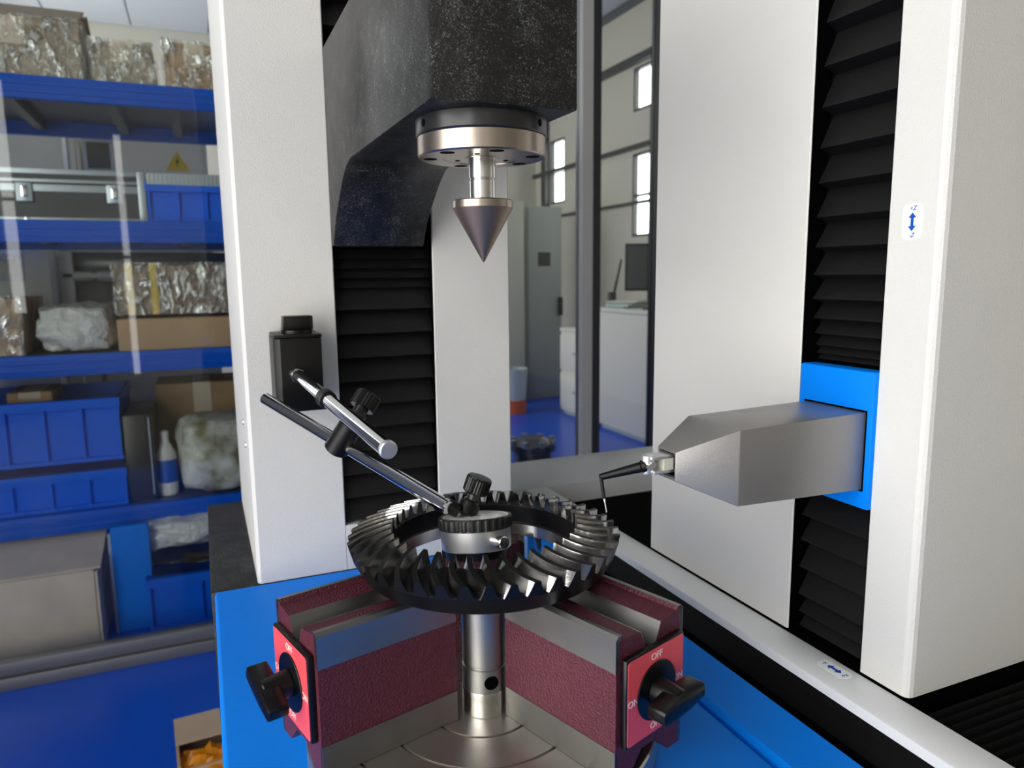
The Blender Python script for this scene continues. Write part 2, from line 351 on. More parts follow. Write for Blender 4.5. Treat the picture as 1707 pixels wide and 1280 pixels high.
for z in (.118, .140):      # pair of screws on the left flank
    MB().rev([(0, .0012), (.003, .0010), (.0034, 0)], (-.130, .40 + (z - .118), z - FZ), (-1, 0, 0), 14).build('screw', 'chrome', tc)

# ---- granite overarm on the tailstock carriage
A0, A1, AF = -.0358, .0602, -.0285
prof = [(AF, .4048), (.215, .4072), (.238, .403), (.258, .393), (.285, .374), (.306, .357), (.322, .335), (.372, .335), (.372, .531), (AF, .531)]
arm = PB().prism([(y, z) for y, z in prof], lambda a, b, k: ((A1, A0)[k], a, b)).build('granite_overarm', 'granite', bevel=.0015)
T = Vector((.0145, .022, 0))
def revz(prof, name, m, parent=None, seg=64, rfun=None, x=T.x, y=T.y):
    z0 = -FZ
    o = MB().rev([(r, z + z0) for r, z in prof], (x, y, 0), (0, 0, 1), seg, rfun=rfun).build(name, m, parent or mach); return o
fl_ = revz([(0, .4052), (.0432, .4052), (.0437, .4045), (.0437, .3945), (.043, .3937), (0, .3937)][::-1], 'flange_ring', 'blackox')
for a in (-168, -52, 40):
    c = Vector((T.x, T.y, .3995 - FZ)); d = Vector((math.cos(math.radians(a)), math.sin(math.radians(a)), 0))
    MB().cyl(c + d * .0425, c + d * .0438, .0024, seg=16).build('tommy_hole', 'pit', fl_)
pl = revz([(0, .3807), (.0115, .3807), (.0116, .3811), (.0262, .3811), (.0263, .3807), (.0415, .3807), (.0427, .3817), (.0427, .3932), (.0422, .3937), (0, .3937)], 'spindle_flange', 'bronze')
for a in (-150, -95, 20, 95, 160, -35):
    c = Vector((T.x + .0345 * math.cos(math.radians(a)), T.y + .0345 * math.sin(math.radians(a)), .3806 - FZ))
    MB().cyl(c, c + Vector((0, 0, .003)), .0048, seg=20).build('bolt_hole', 'pit', pl)
for a in (-120, 10, 130):
    c = Vector((T.x + .019 * math.cos(math.radians(a)), T.y + .019 * math.sin(math.radians(a)), .38075 - FZ))
    MB().cyl(c, c + Vector((0, 0, .003)), .0017, seg=12).build('pin_hole', 'pit', pl)
revz([(0, .352), (.0088, .352), (.0088, .3665), (.0085, .367), (.0085, .3677), (.0092, .368), (.0092, .3815), (0, .3815)], 'centre_shank', 'bright', seg=40)
cn = revz([(0, .3124), (.0006, .3126), (.0201, .3477), (.0204, .3484), (.0204, .3528), (.0198, .3536), (0, .3538)], 'live_centre_cone', 'cone')
MB().rev([(.0206, .3484 - FZ), (.0206, .3528 - FZ)], (T.x, T.y, 0), (0, 0, 1), 64).build('ground_band', 'bronze', cn)

# ---- turntable
gr = []
R_T = .122
prof = [(0, -.0195), (R_T - .001, -.0195), (R_T, -.0185), (R_T, -.0012), (R_T - .0012, 0)]
for g in (.1105, .0965, .0678, .0365):
    prof += [(g + .0013, 0), (g + .0008, -.0022), (g - .0006, -.0022), (g - .0009, 0)]
prof += [(0, 0)]
revz(prof, 'turntable', 'turn', seg=128, x=0, y=0)

# ---- measuring column
RX, Y0, Y1 = .2772, -.120, .203
sy0, sy1 = -.0785, -.0040
plan = [(RX + .0025, Y0 + .0008), (RX + .0055, Y0), (.66, Y0), (.66, Y1), (RX + .001, Y1), (RX, Y1 - .001), (RX, sy1 + .001), (RX + .001, sy1), (RX + .04, sy1), (RX + .04, sy0), (RX + .001, sy0), (RX, sy0 - .001), (RX, Y0 + .0055), (RX + .0008, Y0 + .0025)]
mc = PB().prism(plan, lambda a, b, k: (a, b, (.0015, CT)[k])).build('measuring_column', 'white')
MB().box(RX + .003, .655, Y0 + .002, Y1 - .002, -.02 - FZ, .0015 - FZ).build('column_skirt', 'pit', mc)
MB().box(RX + .034, RX + .039, sy0 + .0002, sy1 - .0002, .0015 - FZ, CT - FZ).build('slot_back', 'pit', mc)
vs = [69, 136, 201, 265, 319, 374, 421, 465, 503, 533, 557, 575, 588, 597]
lv = [onx(1352, v, RX + .015).z for v in vs]
top = []
z = lv[0]
while z < CT: z += .034; top.insert(0, min(z, CT - .001))
fnR = lambda a, b, k: (RX + .018 - a, (sy1 - .0040, sy0 + .0010)[k], b)
for q0_, q1_ in ((sy0, sy0 + .0008), (sy1 - .0008, sy1)): MB().box(RX + .0015, RX + .034, q0_, q1_, .0015 - FZ, CT - FZ).build('slot_lining', 'pit', mc)
MB().box(RX + .018, RX + .034, sy0 + .0008, sy1 - .0008, .0015 - FZ, CT - FZ).build('bellows_core', 'pit', mc)
folds(top + lv, fnR, mc, 'bellow')
folds([.127, .120, .100, .078, .054, .030, .0155, .003], fnR, mc, 'bellow')
# sticker with the Z axis arrow
st = MB().prism(rrect(.0150, .0240, .0042), lambda a, b, k: (RX - .0002 * k, -.0973 - a, .3357 + b - FZ)).build('axis_sticker', 'sticker', mc); st['label'] = 'white sticker with blue double arrow and Z signs'
def arrow(L, w, hw, hl): return [(-w, -L + hl), (-hw, -L + hl), (0, -L), (hw, -L + hl), (w, -L + hl), (w, L - hl), (hw, L - hl), (0, L), (-hw, L - hl), (-w, L - hl)]
MB().prism(arrow(.0062, .0011, .0030, .0035), lambda a, b, k: (RX - .0002 - .0001 * k, -.0973 - a, .3357 + b - FZ)).build('arrow_print', 'ink', mc)
text_mesh('print_plus_z', '+Z', .0042, 'ink', mc, frame((0, -1, 0), (0, 0, 1), (RX - .0003, -.0973, .3446 - FZ)), .25)
text_mesh('print_minus_z', '-Z', .0042, 'ink', mc, frame((0, -1, 0), (0, 0, 1), (RX - .0003, -.0973, .3268 - FZ)), .25)
# sticker with the X axis arrow on the rail
SX, SYc = .2640, -.0672
st = MB().prism(rrect(.0125, .0270, .0042), lambda a, b, k: (SX + a, SYc + b, .0002 * k - FZ)).build('axis_sticker', 'sticker', rail); st['label'] = 'white sticker with blue double arrow and X signs'
MB().prism(arrow(.0066, .0013, .0034, .0038), lambda a, b, k: (SX + a, SYc + b, .0002 + .0001 * k - FZ)).build('arrow_print', 'ink', rail)
text_mesh('print_plus_x', '+x', .0052, 'ink', rail, frame((1, 0, 0), (0, 1, 0), (SX, SYc - .0100, .0003 - FZ)))
text_mesh('print_minus_x', '-x', .0052, 'ink', rail, frame((1, 0, 0), (0, 1, 0), (SX, SYc + .0100, .0003 - FZ)))

# ---- probe carriage and arm
cp = PB().box(RX - .004, RX + .012, -.0795, -.0085, .1290, .2315).build('carriage_plate', 'blue', bevel=.0018)
MB().box(RX - .0045, RX - .0035, -.0748, -.0150, .1425 - FZ, .2030 - FZ).build('plate_opening', 'pit', cp)
def shell(secs, name, m, parent, bevel, depth):
    vs = []; fs = []
    for x, ya, yb, za, zb in secs: vs += [(x, ya, za), (x, yb, za), (x, yb, zb), (x, ya, zb)]
    n = len(secs)
    for i in range(n - 1):
        for k in range(4): a = 4 * i + k; b = 4 * i + (k + 1) % 4; fs.append((a, a + 4, b + 4, b))
    fs.append((0, 1, 2, 3))
    x, ya, yb, za, zb = secs[-1]; t = .0016; base = len(vs); L = base - 4
    vs += [(x, ya + t, za + t), (x, yb - t, za + t), (x, yb - t, zb - t), (x, ya + t, zb - t)]
    vs += [(x + depth, ya + t, za + t), (x + depth, yb - t, za + t), (x + depth, yb - t, zb - t), (x + depth, ya + t, zb - t)]
    for k in range(4):
        k2 = (k + 1) % 4; fs.append((L + k, base + k, base + k2, L + k2)); fs.append((base + k, base + 4 + k, base + 4 + k2, base + k2))
    fs.append((base + 7, base + 6, base + 5, base + 4))
    mb = PB(); mb.add(vs, fs); return mb.build(name, m, parent, bevel)
pa = shell([(RX - .003, -.0738, -.0165, .1437, .2018), (.1590, -.0738, -.0165, .1466, .1995), (.1235, -.0515, -.0300, .1628, .1832)], 'probe_arm', 'armgrey', mach, .0012, .02)
MB().box(.1265, .1290, -.0495, -.0320, .1650 - FZ, .1810 - FZ).build('nose_lining', 'pit', pa)
# probe head: bright clevis, link pivots, black holder and stylus
ph = PB()
cz = .1742; yc = -.0405
ph.box(.108, .128, yc - .0062, yc + .0062, cz + .0040, cz + .0062)
ph.box(.110, .128, yc - .0062, yc + .0062, cz - .0062, cz - .0040)
PB().box(.1180, .1255, yc - .0058, yc + .0058, cz - .0040, cz + .0040).build('probe_block', 'beige')
ph.cyl((.108, yc, cz - .0064), (.108, yc, cz + .0064), .0042, seg=20)
clev = ph.build('probe_clevis', 'aluminium', bevel=.0004)
a = Vector((.1095, yc + .001, cz + .0005)); b = ong(1078, 776, .497)
pk = PB()
for s in (-.0042, .0042): pk.cyl(a + Vector((0, s, 0)), b + Vector((0, s * .8, 0)), .0016, seg=12)
pk.cyl(a + Vector((0, -.0065, 0)), a + Vector((0, .0065, 0)), .0024, seg=16); pk.cyl(b + Vector((0, -.0055, 0)), b + Vector((0, .0055, 0)), .0024, seg=16)
pk.build('pivot_link', 'aluminium')
tip = ong(1001, 795, .503)
hd = PB(); hd.cyl(b, b + (tip - b) * .12, .0046, .0046, 24, .0006); hd.cyl(b + (tip - b) * .12, tip, .0037, .0023, 24, .0004); hd.build('stylus_holder', 'blackm')
sb = tip; se = ong(1011, 853, .503)
sx = se - sb
PB().cyl(sb + Vector((0, 0, .002)), sb + sx * .62, .0013, .0012, 16).build('stylus_stem', 'blackm')
PB().cyl(sb + sx * .58, sb + sx * .70, .0009, .0009, 16).build('stylus_collar', 'bright')
PB().cyl(sb + sx * .70, sb + sx, .0006, .0004, 12).build('stylus', 'bright')
PB().rev([(.0000, -.0008), (.0006, -.0005), (.0008, 0), (.0006, .0005), (0, .0008)], se, (0, 0, 1), 12).build('stylus_ball', 'bronze')

# ================================================================== THINGS ON THE TABLE
# ---- magnetic V blocks
BH, BW, BL = .0945, .065, .098
def vblock(name, inner, ang, label, turn):
    t = thing(name, (inner[0], inner[1], 0), label, 'magnet block', ang, 'magnetic V blocks on the turntable')
    h = BW / 2
    sec = [(-h, 0), (-.0195, 0), (-.0075, .013), (.0075, .013), (.0195, 0), (h, 0), (h, BH - .0022), (h - .0022, BH), (.0275, BH), (.0262, BH - .0022), (.0100, BH - .0042), (.0040, BH - .0185), (.0018, BH - .0185), (.0018, BH - .028), (-.0018, BH - .028), (-.0018, BH - .0185), (-.0040, BH - .0185), (-.0100, BH - .0042), (-.0262, BH - .0022), (-.0275, BH), (-h + .0022, BH), (-h, BH - .0022)]
    MB().prism(sec, lambda a, b, k: ((0, BL)[k], a, b)).build('body', 'maroon', t)
    e = .0005
    for s in (-1, 1):
        y0, y1 = sorted((s * (h - .002), s * (h + e)))
        pts = [(s * (h - .0018), BH - .0225), (s * (h + e), BH - .0225), (s * (h + e), BH - .0020), (s * (h - .0018), BH + e), (s * .0277, BH + e), (s * .0277, BH - .001), (s * (h - .004), BH - .001)]
        if s < 0: pts = pts[::-1]
        MB().prism(pts, lambda a, b, k: ((-e, BL + e)[k] if False else (0, BL)[k], a, b)).build('pole_strip', 'steel', t)
        MB().box(0, BL, y0, y1, -.0 + .0002, .0215).build('pole_strip', 'steel', t)
        pts = [(s * .0100, BH - .0042), (s * .0040, BH - .0185), (s * .0036, BH - .0183), (s * .0096, BH - .0038)]
        if s > 0: pts = pts[::-1]
        MB().prism(pts, lambda a, b, k: ((0, BL)[k], a, b)).build('groove_face', 'steel', t)
    pzc = .0515; w = .0285
    pl = MB().box(BL, BL + .0045, -w, w, pzc - w, pzc + w).build('switch_plate', 'blackp', t, .0012)
    fc = MB().prism(rrect(.0545, .0545, .002), lambda a, b, k: (BL + .0044 + .0004 * k, a, pzc + b)).build('plate_face', 'pink', pl); fc['label'] = 'pink red switch face with white ON and OFF'
    MB().cyl((BL + .0046, 0, pzc), (BL + .0058, 0, pzc), .0188, seg=40, cham=.0003).build('dial_disc', 'blackp', pl)
    fr_ = lambda y, z: frame((0, 1, 0), (0, 0, 1), (BL + .0049, y, pzc + z))
    for s, y, z in (('OFF', 0, .0225), ('OFF', 0, -.0225), ('ON', .0222, 0), ('ON', -.0222, 0)):
        text_mesh('lettering', s, .0062, 'whiteink', pl, fr_(y, z))
    kb = MB().cyl((BL + .0055, 0, pzc), (BL + .024, 0, pzc), .0088, .0072, 28, .0008).build('knob', 'blackp', t)
    ar = math.radians(turn); c, s_ = math.cos(ar), math.sin(ar)
    out = [(-.0205, -.0030), (-.0192, -.0048), (-.007, -.0060), (.007, -.0060), (.0192, -.0048), (.0205, -.0030), (.0205, .0030), (.0192, .0048), (.007, .0060), (-.007, .0060), (-.0192, .0048), (-.0205, .0030)]
    MB().prism(out, lambda a, b, k: (BL + (.0135, .0265)[k], a * c - b * s_, pzc + a * s_ + b * c)).build('knob_handle', 'blackp', kb, .0012)
    return t
vblock('magnetic_v_block', (-.0305, .0228), math.atan2(-.254, -.967), 'maroon magnetic V block with pink switch plate, on the storage rack side of the turntable', -18)
vblock('magnetic_v_block', (.0415, -.0070), math.atan2(-.947, .322), 'maroon magnetic V block beside the white rail, red switch face lettered ON and OFF', 5)
vblock('magnetic_v_block', (.0275, .0680), math.radians(67), 'maroon magnetic V block standing under the dial gauge behind the centre post', 0)

# ---- centre post
cpst = thing('centre_post', (.0015, -.0007, 0), 'round polished steel centre post with collar standing on the turntable', 'post')
MB().rev([(0, 0), (.0162, 0), (.0166, .0005), (.0166, .0172), (.0162, .0178), (.0158, .0178), (0, .0178)], seg=64).build('collar', 'bright', cpst)
MB().rev([(.0160, .0178), (.0160, .0340), (.0155, .0345), (.0150, .0348), (.0150, .0362), (.0155, .0366), (.0158, .0370), (.0158, .0895), (.0150, .0900), (0, .0900)], seg=64).build('shaft', 'steel', cpst)
d = Vector((-.166, -.4495, 0)).normalized(); ang = math.atan2(d.y, d.x) + math.radians(16); d = Vector((math.cos(ang), math.sin(ang), 0))
MB().cyl(d * .0130 + Vector((0, 0, .0258)), d * .01612 + Vector((0, 0, .0258)), .0050, seg=28).build('tommy_hole', 'pit', cpst)

# ---- bevel gear
GX, GY = .0117, .0222
gear = thing('ring_gear', (GX, GY, .0950), 'black steel ring gear with curved teeth lying on the maroon magnet blocks', 'gear')
def G(r, z): return (r, z - .0950)
body = [(.0655, .1050), (.0640, .1050), (.0640, .0960), (.0648, .0952), (.0780, .0950), (.0790, .0956), (.0795, .0970), (.0860, .0985), (.0880, .1000), (.0941, .1112), (.0930, .1120), (.0680, .1205), (.0668, .1185), (.0660, .1060), (.0655, .1050)]
MB().rev([G(*p) for p in body[3:]], seg=128).build('gear_body', 'gearb', gear)
MB().rev([G(.0655, .1050), G(.0640, .1048), G(.0640, .0960), G(.0648, .0952)], seg=128).build('machined_bore', 'bright', gear)
NT = 41
def tooth_mesh():
    NS = 11; vs = []; fs = []; k = 8
    for i in range(NS):
        t = i / (NS - 1); r = .0668 + (.0972 - .0668) * t
        th = math.radians(2.3 * t + 7.6 * t * t) - math.radians(5)
        zc = .1293 + (.1213 - .1293) * t          # crest height
        zr = .1195 + (.1112 - .1195) * t          # root height
        rr = r - .0031 * t                         # root radius leans in along the back cone
        pit = 2 * math.pi / NT
        wc, wp, wr = pit * .145, pit * .25, pit * .385
        row = [(rr, th - pit * .5, zr - .0004), (rr, th - wr, zr + .0002), ((r + rr) / 2, th - wp, (zc + zr) / 2), (r, th - wc, zc), (r, th + wc, zc), ((r + rr) / 2, th + wp, (zc + zr) / 2), (rr, th + wr, zr + .0002), (rr, th + pit * .5, zr - .0004)]
        vs += [(q * math.cos(a), q * math.sin(a), z - .0950) for q, a, z in row]
    ends = []
    for i in range(NS - 1):
        for j in range(k - 1): a = i * k + j; fs.append((a + 1, a + k + 1, a + k, a))
    fs.append(tuple(range(k - 1, -1, -1))); fs.append(tuple(range((NS - 1) * k, (NS - 1) * k + k)))
    # the underside keeps the piece closed
    fs.append(tuple([i * k for i in range(NS)] + [i * k + k - 1 for i in range(NS - 1, -1, -1)]))
    me = bpy.data.meshes.new('tooth'); me.from_pydata(vs, [], fs); me.update()
    me.materials.append(M['tooth']); me.materials.append(M['gearb'])
    n = len(fs); me.polygons[n - 2].material_index = 1; me.polygons[n - 1].material_index = 1
    for p in range(n - 3):
        if p % (k - 1) in (0, k - 2, (k - 1) // 2): me.polygons[p].material_index = 1
    me.polygons.foreach_set('use_smooth', [True] * n)
    try: me.set_sharp_from_angle(angle=0.3)
    except Exception: pass
    return me
tm = tooth_mesh()
for i in range(NT):
    o = bpy.data.objects.new('tooth', tm); COL.objects.link(o); o.parent = gear; o.rotation_euler.z = 2 * math.pi * i / NT

# ---- magnetic stand
ms = thing('magnetic_stand', (-.0815, CY, .173), 'black magnetic stand clamped on white column, two chrome rods and clamp knobs', 'stand')
mo = Vector((-.0815, CY, .173))
class SB(MB):
    def build(self, name, m, parent=None, bevel=0.0, bseg=2, **k):
        self.v = [(x - mo.x, y - mo.y, z - mo.z) for x, y, z in self.v]; return MB.build(self, name, m, parent or ms, bevel, bseg, **k)
SB().prism([(-.104, CY - .001), (-.104, CY - .050), (-.0985, CY - .055), (-.0600, CY - .055), (-.0592, CY - .054), (-.0592, CY - .001)], lambda a, b, k: (a, b, (.173, .2450)[k])).build('magnet_body', 'blackm', bevel=.0008)
SB().box(-.1035, -.0585, CY - .0545, CY - .001, .2453, .2485).build('top_plate', 'blackm', bevel=.0006)
SB().cyl((-.079, CY - .026, .2485), (-.079, CY - .026, .2515), .0155, seg=32).build('switch_base', 'blackp')
SB().prism([(-.0935, CY - .036), (-.066, CY - .036), (-.0635, CY - .033), (-.0635, CY - .019), (-.066, CY - .016), (-.0935, CY - .016)], lambda a, b, k: (a + (.0015 if k and a < -.08 else 0), b, (.2515, .2655)[k])).build('switch_knob', 'blackp', bevel=.001)
r1a = ony(494, 624, CY - .055); r1b = ong(645, 748, .50)
dv = (r1b - r1a).normalized()
SB().cyl(r1a - dv * .002, r1a + dv * .006, .0074, seg=6).build('hex_nut', 'chrome')
SB().cyl(r1a, r1b, .0061, .0061, 40, .0008).build('post_rod', 'chrome')
SB().rev([(.0060, 0), (.0066, .001), (.0066, .004), (.0058, .0052), (0, .0054)], r1b - dv * .001, dv, 32).build('rod_cap', 'aluminium')
r2a = ong(442, 664, .690); r2b = ong(748, 846, .532)
SB().cyl(r2a, r2b, .0055, .0055, 40, .0008).build('arm_rod', 'chrome')
def knurl(i, r, h): return r * (1.0 if i % 2 else 0.955)
def knob(base, dirv, r, hgt, stem_r, stem_l):
    dirv = dirv.normalized()
    k = SB().rev([(0, 0), (stem_r, 0), (stem_r, stem_l * .45), (stem_r * .8, stem_l * .5), (stem_r * .8, stem_l)], base, dirv, 28).build('clamp_neck', 'blackox')
    SB().rev([(0, stem_l), (r * .93, stem_l), (r, stem_l + .001), (r, stem_l + hgt - .0015), (r * .9, stem_l + hgt), (r * .45, stem_l + hgt + .0003), (0, stem_l + hgt + .0003)], base, dirv, 56, sm=False, rfun=lambda i, rr, h: knurl(i, rr, h) if rr > r * .9 else rr).build('clamp_knob', 'blackp')
q0 = ong(560, 750, .612); q1 = ong(588, 704, .602); kd = (RT * .42 + UP * .80 + FW * .35)
SB().cyl(q0, q1, .0108, .0100, 32, .001).build('clamp_sleeve', 'blackm')
p1 = r1a + (r1b - r1a) * .415
SB().cyl(p1 - dv * .0075, p1 + dv * .0055, .0080, seg=32, cham=.0008).build('clamp_ring', 'blackm')
knob(ong(592, 698, .600), kd, .0112, .0135, .0076, .0105)
q2 = ong(765, 852, .538)
SB().cyl(r2b - (r2b - r2a).normalized() * .008, q2, .0062, .0052, 24, .0006).build('rod_socket', 'blackm')
SB().cyl(ong(775, 858, .545), ong(785, 838, .548), .0085, .0080, 28, .0006).build('swivel_joint', 'blackm')
knob(ong(784, 842, .548), RT * .30 + UP * .85 - FW * .1, .0098, .0125, .0062, .0105)

# ---- dial gauge
dc = ong(793, 884, .540)
dax = (UP * 1.0 + RT * -.055 + FW * -.06).normalized()
dax = (_Z * 1.0 + _F * .185 + _R * -.045).normalized()
dg = thing('dial_gauge', dc - dax * .0125, 'round silver dial gauge with ribbed black bezel, face up inside the gear', 'dial gauge')
do = dc - dax * .0125
class DB(MB):
    def build(self, name, m, parent=None, bevel=0.0, bseg=2, **k):
        self.v = [tuple(Vector(p) - do) for p in self.v]; return MB.build(self, name, m, parent or dg, bevel, bseg, **k)
DB().rev([(0, 0), (.0250, 0), (.0258, .0007), (.0262, .0148), (.0250, .0152), (0, .0152)], do, dax, 64).build('case', 'aluminium')
DB().rev([(.0255, .0150), (.0270, .0152), (.0275, .0158), (.0276, .0225), (.0270, .0236), (.0255, .0240), (.0248, .0236)], do, dax, 120, sm=False, rfun=lambda i, r, h: r * (1 if (i // 2) % 2 or r < .0272 else .975)).build('bezel', 'blackox')
DB().rev([(.0250, .0234), (.0247, .0231), (0, .0231)], do, dax, 64).build('dial_face', 'dialface')
e1 = dax.orthogonal().normalized(); e2 = dax.cross(e1)
tk = DB()
for i in range(60):
    a = 2 * math.pi * i / 60; dr = e1 * math.cos(a) + e2 * math.sin(a); tn = dax.cross(dr); c = do + dax * .02325
    l0 = .0205 if i % 5 else .0190; w = .00022
    tk.add([c + dr * l0 - tn * w, c + dr * .0232 - tn * w, c + dr * .0232 + tn * w, c + dr * l0 + tn * w], [(0, 1, 2, 3)])
tk.build('scale_marks', 'blackink')
c = do + dax * .0236; dr = e1 * .3 + e2 * .95; tn = dax.cross(dr)
DB().add([c - dr * .005 - tn * .0006, c + dr * .019 - tn * .0002, c + dr * .019 + tn * .0002, c - dr * .005 + tn * .0006], [(0, 1, 2, 3)]).build('pointer', 'blackink')
sd = (RT * .50 - FW * .75 + UP * -.06); sd = (sd - dax * sd.dot(dax)).normalized(); s0 = do + dax * .0080
DB().rev([(0, .020), (.0040, .020), (.0040, .0335), (.0044, .0338), (.0044, .0385), (.0038, .0392), (0, .0392)], s0, sd, 32).build('stem', 'bright')
DB().cyl(do - dax * .006, do + dax * .001, .0225, .0240, 48).build('back_cover', 'blackm')

# ---- steel peg behind the gear
pp = onz(884, 944, ZB)
pg = thing('steel_peg', (pp.x, pp.y, ZB), 'polished round steel peg standing on the blue table behind the gear', 'peg')
MB().rev([(0, 0), (.0125, 0), (.0125, .070), (.0115, .071), (0, .071)], seg=40).build('peg_shaft', 'chrome', pg)
MB().rev([(.0125, 0), (.016, 0), (.016, .006), (.0125, .007)], seg=40).build('peg_foot', 'blackox', pg)

# ================================================================== BEHIND THE GLASS: SHELVES
SY0, SY1 = 2.10, 2.74
SXL, SXR = -1.60, 0.55
sh = thing('storage_shelf', (0, SY0, FZ), 'tall blue steel storage rack behind the glass partition', 'shelf')
levels = [.885, .479, .078, -.418]
def shb(name, m, x0, x1, y0, y1, z0, z1, bevel=0.0): return box(name, m, sh, x0, x1, y0 - SY0, y1 - SY0, z0 - FZ, z1 - FZ, bevel)
for k, z in enumerate(levels):
    h = .066
    b = shb('front_beam', 'shelfblue', SXL, SXR, SY0, SY0 + .03, z - h, z, .004)
    for f in (.33, .66): box('beam_groove', 'pit' if False else 'shelfblue', b, SXL, SXR, -.004, .002, z - h * f - .006 - FZ, z - h * f + .006 - FZ, .002)
    shb('rear_beam', 'shelfblue', SXL, SXR, SY1 - .03, SY1, z - h, z)
    shb('deck', 'grey', SXL, SXR, SY0 + .03, SY1 - .03, z - .018, z - .004)
    for x in (-1.2, -.65, -.38, -.2, .2): shb('deck_brace', 'grey', x - .015, x + .015, SY0 + .03, SY1 - .03, z - .05, z - .018)
for x in (SXL, SXR):
    for y in (SY0 + .03, SY1 - .07): shb('upright', 'shelfblue', x - .03, x + .03, y, y + .04, FZ, 1.35)

def span(u0, v0, u1, v1, y):
    a = ony(u0, v1, y); b = ony(u1, v0, y); return a.x, b.x, a.z, b.z
def carton(name, u0, v0, u1, v1, y, depth, z, label, m='cartoncool', film=True, flaps=None, tape=True, group=None, rot=0.0):
    x0, x1, _, z1 = span(u0, (v0), u1, v1, y); cx = (x0 + x1) / 2; w = (x1 - x0) / 2; h = z1 - z
    t = thing(name, (cx, y + depth / 2, z), label, 'box', rot, group)
    d = depth / 2
    box('carton_body', m, t, -w, w, -d, d, .0, h, .004)
    if tape: box('packing_tape', 'cartonpale', t, -.03, .03, -d - .0008, d + .0008, h * .55, h + .001)
    if flaps:
        for s, ang in flaps:
            L = d * .9
            mb = MB().box(-w, w, 0, L, 0, .006)
            o = mb.build('flap', m, t); o.location = (0, s * d, h); o.rotation_euler.x = math.radians(ang) if s < 0 else math.radians(180 - ang)
    if film:
        mb = MB(); n = 9; e = .008
        def P(a, b, c): 
            p = Vector((a * (w + e), b * (d + e), c)); q = noise.noise_vector(p * 9 + Vector((cx * 7, 3, z))) * .008
            return p + Vector((q.x, q.y, q.z * .3))
        for (fa) in ('f', 'r', 'l', 't'):
            g = []
            for i in range(n + 1):
                for j in range(n + 1):
                    s_ = -1 + 2 * i / n; v_ = j / n
                    g.append({'f': P(s_, -1, v_ * (h + e)), 'r': P(1, s_, v_ * (h + e)), 'l': P(-1, -s_, v_ * (h + e)), 't': P(s_, -1 + 2 * v_, h + e)}[fa])
            mb.add(g, [(i * (n + 1) + j, (i + 1) * (n + 1) + j, (i + 1) * (n + 1) + j + 1, i * (n + 1) + j + 1) for i in range(n) for j in range(n)], True)
        mb.build('wrap_film', 'film', t)
    return t
def lumpy(name, u0, v0, u1, v1, y, depth, z, label, cat, m, part, amp=.03, seed=1, sub=(12, 8, 8), squash=None, rnd=.42):
    x0, x1, _, z1 = span(u0, v0, u1, v1, y); cx = (x0 + x1) / 2; w = (x1 - x0) / 2; h = z1 - z; d = depth / 2
    t = thing(name, (cx, y + d, z), label, cat)
    bm = bmesh.new(); bmesh.ops.create_cube(bm, size=2); bmesh.ops.subdivide_edges(bm, edges=bm.edges, cuts=9, use_grid_fill=True)
    for v in bm.verts:
        p = v.co.copy(); q = p.normalized() * 1.25; p = p.lerp(q, rnd)
        k = noise.noise_vector(p * 2.3 + Vector((seed, seed * 2, 0))) * .16 + noise.noise_vector(p * 6 + Vector((seed, 0, 3))) * .05
        p += k * (amp / .03)
        if squash and p.z > 0: p.z *= squash(p.x)
        v.co = Vector((p.x * w * .96, p.y * d * .96, max(0, (p.z + 1.06) / 2.1) * h))
    me = bpy.data.meshes.new(part); bm.to_mesh(me); bm.free(); me.polygons.foreach_set('use_smooth', [True] * len(me.polygons)); me.materials.append(M[m])
    o = bpy.data.objects.new(part, me); COL.objects.link(o); o.parent = t
    return t
def crate(u0, v0, u1, v1, y, depth, z, label, group=None, ribs=5, h=None):
    x0, x1, _, z1 = span(u0, v0, u1, v1, y); cx = (x0 + x1) / 2; w = (x1 - x0) / 2; d = depth / 2; h = h or (z1 - z)
    t = thing('storage_crate', (cx, y + d, z), label, 'crate', 0, group)
    mb = MB(); th = .006
    mb.box(-w + .012, w - .012, -d + .012, d - .012, 0, .008)
    mb.box(-w + .006, w - .006, -d + .016, -d + .016 + th, 0, h); mb.box(-w + .006, w - .006, d - .006 - th, d - .006, 0, h)
    mb.box(-w + .006, -w + .006 + th, -d + .012, d - .012, 0, h); mb.box(w - .006 - th, w - .006, -d + .012, d - .012, 0, h)
    mb.build('crate_shell', 'crate', t)
    r = MB(); s = .028
    r.box(-w, w, -d - .004, -d + .018, h - s, h); r.box(-w, w, d - .01, d, h - s, h); r.box(-w, -w + .01, -d + .01, d - .01, h - s, h); r.box(w - .01, w, -d + .01, d - .01, h - s, h)
    r.build('rim', 'crate', t)
    for i in range(ribs + 1):
        x = -w + .004 + (2 * w - .016) * i / ribs
        box('rib', 'crate', t, x, x + .008, -d + .001, -d + .018, 0, h - s)
    box('base_band', 'crate', t, -w + .002, w - .002, -d + .002, -d + .018, 0, .012)
    return t

GT = 'film wrapped cartons on the top shelf'
z = levels[0]
carton('open_carton', -90, 38, 130, 128, 2.14, .42, z, 'large brown carton with open flaps, shiny film, on top of the blue rack', flaps=[(-1, 24), (1, 30)])
carton('wrapped_carton', 156, 76, 252, 137, 2.16, .40, z, 'small film wrapped carton on the rack top between two other cartons', group=GT)
carton('wrapped_carton', 276, 78, 372, 142, 2.16, .40, z, 'film wrapped carton on the rack top beside the white machine column', group=GT, m='carton')
